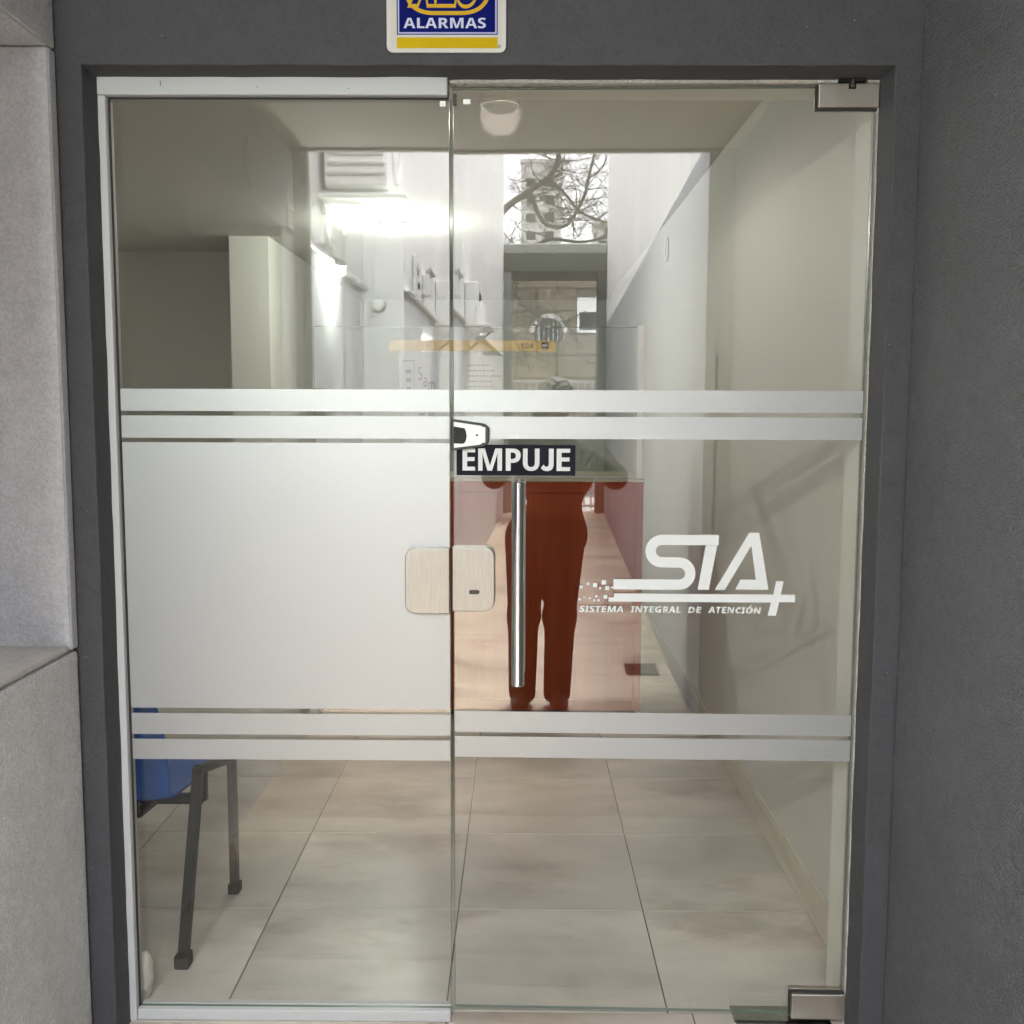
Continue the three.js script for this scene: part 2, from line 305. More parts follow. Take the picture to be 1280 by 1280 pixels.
// ceiling lamps
{
  const t = thing('ceiling_lamp', 'round frosted ceiling lamp just inside the glass door', 'lamp', [-.086, CEIL, -1.62]);
  part('base', new THREE.CylinderGeometry(.078, .078, .02, 40).translate(0, -.011, 0), M.whitePlastic, t);
  const dome = new THREE.SphereGeometry(.070, 40, 14, 0, Math.PI * 2, Math.PI / 2, Math.PI / 2).scale(1, .4, 1).translate(0, -.0215, 0);
  const glow = mat({ color: lin(.42, .41, .38), emissive: lin(1, .93, .8), emissiveIntensity: .006, roughness: .5 });
  part('lamp_bowl', dome, glow, t);
  const lampAt = (x, z, colour, cd) => { const L = new THREE.PointLight(colour, cd, 0, 2); L.position.set(x, CEIL - .052, z); L.castShadow = true; L.shadow.radius = 2; scene.add(L); };
  { const L = new THREE.SpotLight(0xfff3e8, .155, 0, 1.5, .25, 2); L.position.set(-.086, CEIL - .05, -1.62); L.target.position.set(-.086, 0, -1.62); L.castShadow = true; L.shadow.radius = 4; scene.add(L, L.target); }
  const t2 = t.clone(); t2.name = numbered('ceiling_lamp'); t2.position.set(-.85, CEIL, -4.3); t2.userData = { label: 'round ceiling lamp further in, above the reception desk', category: 'lamp' }; scene.add(t2);
  lampAt(-.85, -4.3, 0xf6fff4, .56);
}
// ---------------------------------------------------------------- fixed glass leaf on the left
const G0 = -1.011, G1 = -.178, GT = .005;
function pane(x0, x1, y0, y1, parent) {
  part('glass_pane', [new THREE.PlaneGeometry(x1 - x0, y1 - y0).translate((x0 + x1) / 2, (y0 + y1) / 2, GT), new THREE.PlaneGeometry(x1 - x0, y1 - y0).rotateY(Math.PI).translate((x0 + x1) / 2, (y0 + y1) / 2, -GT)], M.glass, parent);
  part('glass_edge', [bx(x0 - .001, x0, y0, y1, -GT, GT), bx(x1, x1 + .001, y0, y1, -GT, GT), bx(x0, x1, y1, y1 + .001, -GT, GT), bx(x0, x1, y0 - .001, y0, -GT, GT)], M.glassEdge, parent);
}
function strip(x0, x1, y0, y1, parent, name = 'frosted_strip') { const g = new THREE.PlaneGeometry(x1 - x0, y1 - y0); g.translate((x0 + x1) / 2, (y0 + y1) / 2, GT + .0007); return part(name, g, M.film, parent); }
{
  const t = thing('fixed_glass_panel', 'fixed glass panel on the left with a large frosted square in a white frame', 'glass panel');
  pane(G0 - .008, G1, .028, 2.39, t);
  const x0 = G0 + .004, x1 = G1 - .001;
  strip(x0, x1, 1.613, 1.668, t); strip(x0, x1, 1.545, 1.601, t);
  strip(x0, x1, .846, 1.534, t, 'frosted_panel');
  strip(x0, x1, .776, .832, t); strip(x0, x1, .709, .763, t);
  part('frame_jamb', [rbox(OPEN_L + .001, G0, .002, 2.3745, .0065, .030, .003), rbox(OPEN_L + .001, G0 - .004, .002, 2.3745, -.032, -.0065, .003)], M.alu, t);
  [[-.875, 2.396], [-.64, 2.392], [-.42, 2.388]].forEach(([x, y], i) => part('scuff', bx(x, x + (i ? .0025 : .002), y, y + (i ? .0025 : .011), .0321, .0325), M.black, t));
  part('top_rail', [rbox(OPEN_L + .001, G1 - .001, 2.375, 2.4195, .0065, .032, .004), rbox(OPEN_L + .001, G1 - .001, 2.375, 2.4195, -.032, -.0065, .004)], M.alu, t);
  part('bottom_rail', [rbox(G0 + .0005, G1 - .001, .0012, .031, .0065, .026, .003), rbox(G0 + .0005, G1 - .001, .0012, .031, -.026, -.0065, .003)], M.alu, t);
  part('gasket', [bx(G0 + .0005, G0 + .0035, .032, 2.3735, .0052, .012), bx(G0 + .0005, G1, 2.371, 2.3738, .0052, .012)], M.rubber, t);
  // half of the lock on this leaf
  const lk = extr(halfRound(-.289, -.180, 1.103, 1.267, .024, true), .017, .002); lk.translate(0, 0, GT + .003);
  part('lock_keep', metreUV(lk), M.steelV, t);
  const lb = extr(halfRound(-.289, -.180, 1.103, 1.267, .024, true), .012, .002); lb.translate(0, 0, -GT - .016);
  part('lock_keep', metreUV(lb), M.steelV, t);
  part('sticker', rbox(-.20, -.186, 2.355, 2.368, GT + .0003, GT + .0012, .0003), M.whitePlastic, t);

}
// ---------------------------------------------------------------- hinged leaf, pushed a little way in
const HX = .862, leaf = thing('glass_door', 'frameless glass door leaf with steel pull bar and white lettering', 'door', [HX, 0, 0], -0.0192);
{
  const t = leaf, x0 = -1.031, x1 = -.003;
  pane(x0, x1, .022, 2.402, t);
  strip(x0 + .001, x1 - .001, 1.613, 1.668, t); strip(x0 + .001, x1 - .001, 1.545, 1.601, t);
  strip(x0 + .001, x1 - .001, .780, .836, t); strip(x0 + .001, x1 - .001, .713, .769, t);
  // patch fittings on the hinge side
  const top = part('top_hinge', [rbox(-.143, .004, 2.350, 2.407, GT + .002, GT + .018, .003), rbox(-.143, .004, 2.350, 2.407, -GT - .018, -GT - .002, .003)], M.steelH, t);
  part('gasket', [bx(-.148, -.1435, 2.345, 2.403, GT + .0006, GT + .008), bx(-.1435, .002, 2.345, 2.3495, GT + .0006, GT + .008)], M.rubber, top);
  part('pivot_plate', [rbox(-.096, -.03, 2.4085, 2.416, GT, GT + .024, .002), rbox(-.072, -.054, 2.392, 2.408, GT + .0185, GT + .021, .001)], M.blackSteel, top);
  part('pivot_pin', rod([-.063, 2.394, GT + .024], [-.063, 2.412, GT + .024], .005), M.chrome, top);
  const bot = part('bottom_hinge', [rbox(-.138, .004, .014, .083, GT + .002, GT + .018, .003), rbox(-.138, .004, .014, .083, -GT - .018, -GT - .002, .003)], M.steelH, t);
  part('gasket', [bx(-.143, -.1385, .022, .088, GT + .0006, GT + .008), bx(-.1385, .002, .0835, .088, GT + .0006, GT + .008)], M.rubber, bot);
  // lock
  const s = halfRound(-1.032, -.928, 1.106, 1.267, .024, false), lock = part('lock', [metreUV(extr(s, .018, .002).translate(0, 0, GT + .003)), metreUV(extr(s, .012, .002).translate(0, 0, -GT - .016))], M.steelV, t);
  part('keyhole', extr(roundRect(-.991, -.964, 1.149, 1.160, .005), .0016).translate(0, 0, GT + .0225), M.black, lock);
  // pull bar
  const hx = -.8645, hz = GT + .060, pull = part('pull_bar', [rod([hx, .924, hz], [hx, 1.438, hz], .0165, .0165, 40), new THREE.CylinderGeometry(.0145, .0165, .003, 40).translate(hx, 1.4395, hz), new THREE.CylinderGeometry(.0165, .0145, .003, 40).translate(hx, .9225, hz)], M.chrome, t);
  for (const y of [1.36, .985]) part('standoff', rod([hx, y, GT], [hx, y, hz], .009, .009, 20), M.chrome, pull);
  part('pull_bar', [rod([hx, .924, -hz], [hx, 1.438, -hz], .0165, .0165, 32), rod([hx, 1.36, -GT], [hx, 1.36, -hz], .009), rod([hx, .985, -GT], [hx, .985, -hz], .009)], M.chrome, t);
  // push sign
  const sg = part('push_sign', extr(roundRect(-1.024, -.722, 1.452, 1.530, .0015), .0009).translate(0, 0, GT + .0012), M.navy, t, 'dark EMPUJE sticker with white letters');
  const ex = (v) => -1.024 + (v - 480) / 795 * .302, letters = [['E', 520, 605], ['M', 625, 785], ['P', 810, 910], ['U', 925, 1035], ['E', 1150, 1240]].map(([c, x0, x1]) => { const g = text(c, .05, .0006), q = g.boundingBox; g.translate(-q.min.x, -q.min.y, 0); g.scale((ex(x1) - ex(x0)) / (q.max.x - q.min.x), .0565 / (q.max.y - q.min.y), 1); return g.translate(ex(x0), 1.464, GT + .00225); });
  { const s = new THREE.Shape(), r = ex(1130), l = ex(1045), w = .0122, b = 1.464, tp = b + .0565; s.moveTo(r - w, tp); s.lineTo(r, tp); s.lineTo(r, b + .018); s.quadraticCurveTo(r, b, r - .017, b - .0006); s.quadraticCurveTo(l + .004, b, l, b + .008); s.lineTo(l + .007, b + .016); s.quadraticCurveTo(l + .011, b + .010, r - .018, b + .0105); s.quadraticCurveTo(r - w, b + .011, r - w, b + .020); letters.push(extr(s, .0006).translate(0, 0, GT + .00225)); }
  part('lettering', letters, M.vinyl, sg);
  // magnetic alarm contact
  const rim = new THREE.Shape(); rim.moveTo(-1.034, 1.517); rim.lineTo(-.960, 1.526); rim.quadraticCurveTo(-.944, 1.529, -.943, 1.543); rim.lineTo(-.943, 1.568); rim.quadraticCurveTo(-.944, 1.579, -.958, 1.582); rim.lineTo(-1.034, 1.593);
  const sensor = part('alarm_contact', extr(rim, .011, .002).translate(0, 0, GT + .003), M.black, t, 'black and white alarm contact');
  const inn = poly([[-1.0285, 1.523], [-.964, 1.531], [-.9565, 1.536], [-.9505, 1.5365], [-.9505, 1.5735], [-.9565, 1.574], [-.961, 1.577], [-1.0285, 1.587]]);
  part('cover', extr(inn, .004, .0008).translate(0, 0, GT + .0155), M.whitePlastic, sensor);
  const gr = new THREE.Shape(); gr.moveTo(-1.0283, 1.535); gr.lineTo(-1.006, 1.534); gr.quadraticCurveTo(-.999, 1.537, -.9985, 1.552); gr.quadraticCurveTo(-.9985, 1.567, -1.004, 1.571); gr.lineTo(-1.0283, 1.575);
  part('grip', extr(gr, .003, .001).translate(0, 0, GT + .0205), M.rubber, sensor);
  part('screw', rod([-.971, 1.5545, GT + .0195], [-.971, 1.5545, GT + .0216], .003), M.black, sensor);
  // small stop block and sticker at the top corner
  part('stop_block', rbox(-1.030, -1.022, 2.362, 2.388, GT + .0006, GT + .012, .001), M.black, t);
  part('sticker', rbox(-1.006, -.988, 2.366, 2.378, GT + .0003, GT + .0012, .0003), M.whitePlastic, t);
  // company lettering, cut vinyl: unit u is .63 mm, origin at the upper left
  const u = .000628, ox = .101 - HX, oy = 1.441, T = (p) => p.map(([x, y]) => [ox + x * u, oy - y * u]), D = .0006, z = GT + .0012;
  const band = (pts, w) => { // constant-width stroke along a polyline
    const L = [], R = []; for (let i = 0; i < pts.length; i++) { const a = pts[Math.max(0, i - 1)], b = pts[Math.min(pts.length - 1, i + 1)], dx = b[0] - a[0], dy = b[1] - a[1], q = Math.hypot(dx, dy); L.push([pts[i][0] - dy / q * w / 2, pts[i][1] + dx / q * w / 2]); R.push([pts[i][0] + dy / q * w / 2, pts[i][1] - dx / q * w / 2]); } return [...L, ...R.reverse()]; };
  const cS = [[646, 241]], arc = (cx, cy, r, a0, a1) => { for (let i = 0; i <= 24; i++) { const a = a0 + (a1 - a0) * i / 24; cS.push([cx + r * Math.cos(a), cy + r * Math.sin(a)]); } };
  arc(418, 287.5, 46.5, -Math.PI / 2, -Math.PI * 1.5); arc(488, 379.5, 45.5, -Math.PI / 2, Math.PI / 2); cS.push([222, 425]);
  const shapes = [band(cS, 42), [[594, 263], [640, 263], [610, 445], [565, 445]],
    [[635, 445], [768, 210], [808, 210], [852, 443], [718, 443], [738, 402], [800, 402], [778, 262], [675, 445]],
    [[225, 463], [872, 463], [882, 408], [912, 408], [902, 463], [960, 463], [960, 494], [896, 494], [885, 550], [852, 550], [863, 496], [203, 497], [203, 480], [225, 480]]];
  const pieces = shapes.map((p) => extr(poly(T(p)), D));
  for (const [x, y, q] of [[91, 438, 13], [119, 425, 12], [147, 430, 17], [183, 418, 18], [168, 442, 8], [197, 441, 17], [217, 438, 8], [85, 489, 8], [104, 480, 8], [127, 484, 7], [153, 476, 10], [145, 493, 8], [162, 492, 10], [190, 478, 15]]) pieces.push(extr(poly(T([[x - q / 2, y - q / 2], [x + q / 2, y - q / 2], [x + q / 2, y + q / 2], [x - q / 2, y + q / 2]])), D));
  part('logo', pieces.map((g) => g.translate(0, 0, z)), M.vinyl, t, 'white SIA logo in cut vinyl with a plus sign');
  const words = [['SISTEMA', 84, 264], ['INTEGRAL', 293, 497], ['DE', 528, 579], ['ATENCIÓN', 610, 820]], cap = 25 * u, out = [];
  for (const [w, a, b] of words) { const probe = text('E', .02, D).boundingBox, g = text(w, .02, D), q = g.boundingBox, sx = (b - a) * u / (q.max.x - q.min.x); g.translate(-q.min.x, 0, 0); g.scale(sx, cap / (probe.max.y - probe.min.y), 1); g.applyMatrix4(new THREE.Matrix4().makeShear(0, 0, .14, 0, 0, 0)); g.translate(ox + a * u, oy - 541 * u, z); out.push(g); }
  part('tagline', out, M.vinyl, t, 'small white SISTEMA INTEGRAL DE ATENCIÓN tagline');
}
// right hand jamb and head of the opening: peeled white paint
{
  const t = thing('door_surround', 'chipped white paint strip lining the right jamb and head of the doorway', 'door surround');
  const p = [[.8645, 0]]; for (let y = .0; y <= 2.4; y += .02) p.push([.8735 + rr(-.0012, .0012), y]); p.push([.8645, 2.404]);
  part('jamb_strip', extr(poly(p), .044).translate(0, 0, -.03), M.peel, t);
  const q = [[G1 + .002, 2.4085]]; for (let x = G1 + .002; x <= .865; x += .02) q.push([x, 2.4215 + rr(-.0015, .0015)]); q.push([.873, 2.421], [.873, 2.4085]);
  part('head_strip', extr(poly(q.reverse()), .044).translate(0, 0, -.03), M.peel, t);
  const f = thing('floor_spring_cover', 'polished steel floor spring cover at the foot of the glass door', 'floor spring');
  part('plate', rbox(.575, .83, .0002, .006, -.055, .085, .002), M.mirrorPlate, f);
  part('screw', rod([.60, .006, .05], [.60, .0072, .05], .006), M.blackSteel, f);
}
// ---------------------------------------------------------------- alarm company plate over the door
{
  const t = thing('alarm_sign', 'white plastic wall plate with blue ALARMAS panel and yellow stripe', 'sign', [-.1745, 2.442, .125]);
  const W = .274, Hh = .38;
  part('plate', extr(roundRect(-W / 2, W / 2, 0, Hh, .014), .004, .0012), M.signPlate, t);
  const print = canvas(1024, 1420, (c, w, h) => {
    const k = w / .274, Y = (m) => h - m * k; // metres from the plate's foot
    c.fillStyle = '#bdbab6'; c.fillRect(0, 0, w, h);
    c.fillStyle = '#b99c12'; c.fillRect(.0225 * k, Y(.032), .233 * k, .024 * k);
    c.fillStyle = '#050f5c'; c.fillRect(.0225 * k, Y(.345), .233 * k, .307 * k);
    c.strokeStyle = '#a9add0'; c.lineWidth = .0035 * k; c.strokeRect(.0265 * k, Y(.341), .225 * k, .299 * k);
    c.fillStyle = '#bcbfd2'; c.font = `bold ${.0315 * k}px sans-serif`; c.textAlign = 'center'; c.save(); c.translate(w / 2 - .003 * k, Y(.0525)); const tw = c.measureText('ALARMAS').width; c.scale(.192 * k / tw, 1); c.fillText('ALARMAS', 0, 0); c.restore();
    c.strokeStyle = '#bf9a2c'; c.lineWidth = .009 * k; c.lineCap = 'round';
    const oval = (x0, x1, y0, y1) => { const r = (y1 - y0) / 2; c.beginPath(); c.moveTo(x0 + r, Y(y0)); c.lineTo(x1 - r, Y(y0)); c.arc(x1 - r, Y(y0 + r), r * k / k, Math.PI / 2, -Math.PI / 2, true); c.lineTo(x0 + r, Y(y1)); c.arc(x0 + r, Y(y0 + r), r, -Math.PI / 2, Math.PI / 2, true); c.stroke(); };
    const x0 = .042 * k, x1 = .237 * k, yb = Y(.086), yt = Y(.30), r = (yb - yt) / 2 * .62;
    c.beginPath(); c.moveTo(x0 + r, yb); c.lineTo(x1 - r, yb); c.quadraticCurveTo(x1, yb, x1, yb - r); c.lineTo(x1, yt + r); c.quadraticCurveTo(x1, yt, x1 - r, yt); c.lineTo(x0 + r, yt); c.quadraticCurveTo(x0, yt, x0, yt + r); c.lineTo(x0, yb - r); c.quadraticCurveTo(x0, yb, x0 + r, yb); c.stroke();
    c.font = `italic bold ${.128 * k}px sans-serif`; c.save(); c.translate(w / 2 - .006 * k, Y(.106)); c.scale(.150 * k / c.measureText('X28').width, 1.3); c.lineJoin = 'miter'; c.lineWidth = .013 * k; c.strokeStyle = '#bf9a2c'; c.strokeText('X28', 0, 0); c.fillStyle = '#050f5c'; c.fillText('X28', 0, 0); c.restore();
  });
  const g = new THREE.PlaneGeometry(W - .018, Hh - .012).translate(0, Hh / 2, .0056), uv = g.attributes.uv; for (let i = 0; i < uv.count; i++) uv.setXY(i, mix(.009 / W, 1 - .009 / W, uv.getX(i)), mix(.006 / Hh, 1 - .006 / Hh, uv.getY(i)));
  part('print', g, mat({ map: print, roughness: .8, specularIntensity: .25 }), t);
  part('screw', rod([.122, .012, .0052], [.122, .012, .0066], .004), M.chrome, t); part('screw', rod([-.122, .37, .0052], [-.122, .37, .0066], .004), M.chrome, t);
}
// ---------------------------------------------------------------- reception desk, screen and notices
{
  const Z = -2.72, t = thing('reception_desk', 'reddish brown wooden reception desk across the hall', 'desk');
  part('front_panel', rbox(-1.08, .60, .03, 1.245, Z - .02, Z - .004, .002), M.wood, t);
  part('stile', rbox(-1.08, -1.02, .03, 1.245, Z - .003, Z + .008, .003), M.wood, t); part('stile', rbox(.60, .64, .03, 1.245, Z - .02, Z + .008, .003), M.wood, t);
  for (const x of [-.52, .04]) part('stile', rbox(x - .02, x + .02, .03, 1.245, Z - .003, Z + .004, .002), M.wood, t);
  part('rail', rbox(-1.015, .595, 1.19, 1.244, Z - .003, Z + .006, .002), M.wood, t); part('rail', rbox(-1.015, .595, .031, .09, Z - .003, Z + .006, .002), M.wood, t);
  part('side_panel', rbox(.60, .64, .03, 1.245, Z - .62, Z - .021, .002), M.wood, t); part('side_panel', rbox(-1.08, -1.04, .03, 1.245, Z - .62, Z - .021, .002), M.wood, t);
  part('plinth', bx(-1.06, .62, .001, .03, Z - .58, Z - .02), M.black, t);
  part('top', rbox(-1.082, .642, 1.2455, 1.262, Z - .64, Z + .010, .004), M.deskTop, t, 'pale laminate desk top');
  const s = thing('glass_screen', 'greenish glass screen standing on the reception desk', 'glass screen');
  part('pane', new THREE.PlaneGeometry(1.66, .78).translate(-.24, 1.655, Z - .05), M.greenGlass, s);
  part('edge', [bx(-1.07, .60, 2.0401, 2.044, Z - .055, Z - .045), bx(-1.0725, -1.07, 1.27, 2.0401, Z - .055, Z - .045)], M.glassEdge, s);
  part('post', rbox(.606, .636, 1.2625, 2.05, Z - .065, Z - .035, .003), M.inShade, s);
  part('foot_channel', rbox(-1.07, .60, 1.2625, 1.272, Z - .06, Z - .04, .002), M.alu, s);
  const h = thing('desk_header', 'yellow header strip with rounded ends across the top of the desk screen', 'sign');
  const hs = new THREE.Shape(); hs.moveTo(-.68, 1.918); hs.lineTo(.181, 1.918); hs.lineTo(.181, 1.945); hs.quadraticCurveTo(.18, 1.972, .145, 1.973); hs.lineTo(-.64, 1.973); hs.quadraticCurveTo(-.68, 1.97, -.68, 1.94);
  part('board', extr(hs, .004).translate(0, 0, Z - .048), mat({ color: lin(.56, .39, .10), roughness: .5 }), h);
  part('symbol', bx(.108, .145, 1.928, 1.965, Z - .0438, Z - .043), M.navy, h); part('symbol_mark', bx(.114, .139, 1.944, 1.951, Z - .0428, Z - .0422), M.vinyl, h);
  { const d = text('1 0 0', .022, .0008); d.translate(.0, 1.936, Z - .0435); part('lettering', d, M.navy, h); }
  const noticeTex = canvas(512, 700, (c, w, hh) => {
    c.fillStyle = '#a9b1b4'; c.fillRect(0, 0, w, hh); c.fillStyle = '#9aa2a6'; c.beginPath(); c.moveTo(0, hh); c.lineTo(0, hh * .62); c.lineTo(w * .5, hh); c.fill();
    c.strokeStyle = '#5d666b'; c.lineWidth = 6; c.strokeRect(50, 60, 150, 340); c.fillStyle = '#6d767b'; for (let i = 0; i < 4; i++) c.fillRect(90, 120 + i * 60, 70, 26);
    c.fillStyle = '#4c565c'; c.font = '120px sans-serif'; c.fillText('S', 250, 190); c.fillText('a', 318, 240); c.fillText('m', 380, 270); c.font = 'bold 40px sans-serif'; c.fillStyle = '#7f898d'; c.fillText('SALUD', 270, 350);
    c.fillStyle = '#7d868a'; for (let i = 0; i < 3; i++) { c.fillRect(260, 420 + i * 40, 90, 22); c.fillRect(380, 420 + i * 40, 90, 22); }
  });
  const whiteTex = canvas(512, 700, (c, w, hh) => { c.fillStyle = '#c4c9c4'; c.fillRect(0, 0, w, hh); c.fillStyle = '#9aa39d'; for (let i = 0; i < 13; i++) { let x = 40; const y = 70 + i * 44; while (x < 400 + 60 * ((i * 7) % 3 - 1)) { const q = 24 + ((i * 37 + x) % 50); c.fillRect(x, y, q, 13); x += q + 12; } } });
  const n1 = thing('grey_notice', 'grey notice with the word Sam taped behind the desk screen', 'notice', [-.53, 1.65, Z - .0475]);
  part('sheet', bx(-.1, .1, -.26, .265, -.001, .001), M.clothWhite, n1); part('print', new THREE.PlaneGeometry(.198, .52).translate(0, .002, .0016), mat({ map: noticeTex, roughness: .7 }), n1);
  const n2 = thing('white_notice', 'white printed notice under the yellow header strip', 'notice', [-.19, 1.655, Z - .0475]);
  part('sheet', bx(-.1, .1, -.2, .24, -.001, .001), M.clothWhite, n2); part('print', new THREE.PlaneGeometry(.198, .435).translate(0, .02, .0016), mat({ map: whiteTex, roughness: .7 }), n2);
  const pl = thing('wall_ring', 'small oval ring fixed high on the right hall wall', 'wall fitting', [.951, 2.653, -4.2], -Math.PI / 2);
  part('ring', new THREE.TorusGeometry(.07, .012, 10, 32).scale(.75, 1, .6).translate(0, 0, .007), M.whitePlastic, pl); part('back_plate', rod([0, 0, .0005], [0, 0, .004], .045), M.inWall, pl);
}
// ---------------------------------------------------------------- waiting chair
{
  const t = thing('waiting_chair', 'blue plastic waiting chair on black steel legs by the glass', 'chair');
  for (const [x, k] of [[-.968, 1], [-1.50, -1]]) {
    const top = [x + k * .016, .560, -.355], rear = [x + k * .024, .478, -.67];
    const f = part('leg', bar([x - k * .008, .03, -.245], top, .028, .040), M.blackSteel, t); part('foot_cap', rbox(x - k * .008 - .021, x - k * .008 + .021, 0, .04, -.268, -.218, .005), M.rubber, f);
    const b = part('leg', bar([x + k * .014, .03, -.705], rear, .026, .036), M.blackSteel, t); part('foot_cap', rbox(x + k * .014 - .019, x + k * .014 + .019, 0, .035, -.728, -.682, .005), M.rubber, b);
    part('arm_bar', bar([top[0], top[1] - .006, top[2] + .012], [rear[0], rear[1] - .004, rear[2] - .012], .027, .027), M.blackSteel, t);
  }
  part('cross_bar', [bar([-1.485, .405, -.50], [-.985, .405, -.50], .03, .03), bar([-.985, .40, -.50], [-.985, .51, -.50], .024, .024), bar([-1.485, .40, -.50], [-1.485, .51, -.50], .024, .024)], M.blackSteel, t);
  // moulded seat and back shells
  const shell = (fn, nu, nv, th) => { const P = [], I = []; for (let s = 0; s < 2; s++) for (let i = 0; i <= nu; i++) for (let j = 0; j <= nv; j++) { const q = fn(i / nu, j / nv, s * th); P.push(...q); } const w = nv + 1, n = (nu + 1) * w; for (let i = 0; i < nu; i++) for (let j = 0; j < nv; j++) { const a = i * w + j; I.push(a, a + 1, a + w, a + 1, a + w + 1, a + w, n + a, n + a + w, n + a + 1, n + a + 1, n + a + w, n + a + w + 1); }
    const rim = []; for (let j = 0; j < nv; j++) rim.push([j, j + 1]); for (let i = 0; i < nu; i++) rim.push([i * w + nv, (i + 1) * w + nv]); for (let j = nv; j > 0; j--) rim.push([nu * w + j, nu * w + j - 1]); for (let i = nu; i > 0; i--) rim.push([i * w, (i - 1) * w]); for (const [a, b] of rim) I.push(a, n + a, b, b, n + a, n + b);
    const g = new THREE.BufferGeometry(); g.setAttribute('position', new THREE.Float32BufferAttribute(P, 3)); g.setIndex(I); g.computeVertexNormals(); g.setAttribute('uv', new THREE.Float32BufferAttribute(new Float32Array(P.length / 3 * 2), 2)); return g; };
  part('seat', shell((u, v, h) => { const a = (u - .5) * 2, x = -1.225 + a * .215, z = -.30 - v * .42, r = .46 + .018 * a * a + .02 * (1 - v) * (1 - v) - .03 * Math.max(0, v - .8) * 5 * Math.max(0, v - .8) - .008 * Math.sin(v * 3); return [x * 1, r - h, z]; }, 16, 16, .012), M.bluePlastic, t);
  part('backrest', shell((u, v, h) => { const a = (u - .5) * 2, w = .205 - .05 * Math.pow(v, 6); return [-1.215 + a * w, .50 + v * .33, -.235 + .05 * v * 1 - .035 * (1 - a * a) * 0 + .03 * a * a * -1 - h]; }, 16, 16, .012), M.bluePlastic, t);
  for (const x of [-1.11, -1.38]) part('back_bracket', [bar([x, .43, -.42], [x, .445, -.27], .028, .02), bar([x, .44, -.265], [x, .70, -.222], .028, .014)], M.blackSteel, t);
}
// scrap of white cloth by the left jamb
{
  const g = new THREE.SphereGeometry(.07, 24, 16).scale(.30, 1.0, .5), p = g.attributes.position; for (let i = 0; i < p.count; i++) { const k = 1 + .16 * Math.sin(p.getY(i) * 130 + p.getX(i) * 90) * Math.cos(p.getZ(i) * 110); p.setXYZ(i, p.getX(i) * k, p.getY(i), p.getZ(i) * k); } g.computeVertexNormals(); g.translate(-1.025, .0705, -.07);
  const t = thing('cloth_scrap', 'crumpled white cloth scrap standing in the lower left glass corner', 'cloth'); part('fold', g, M.clothWhite, t);
}
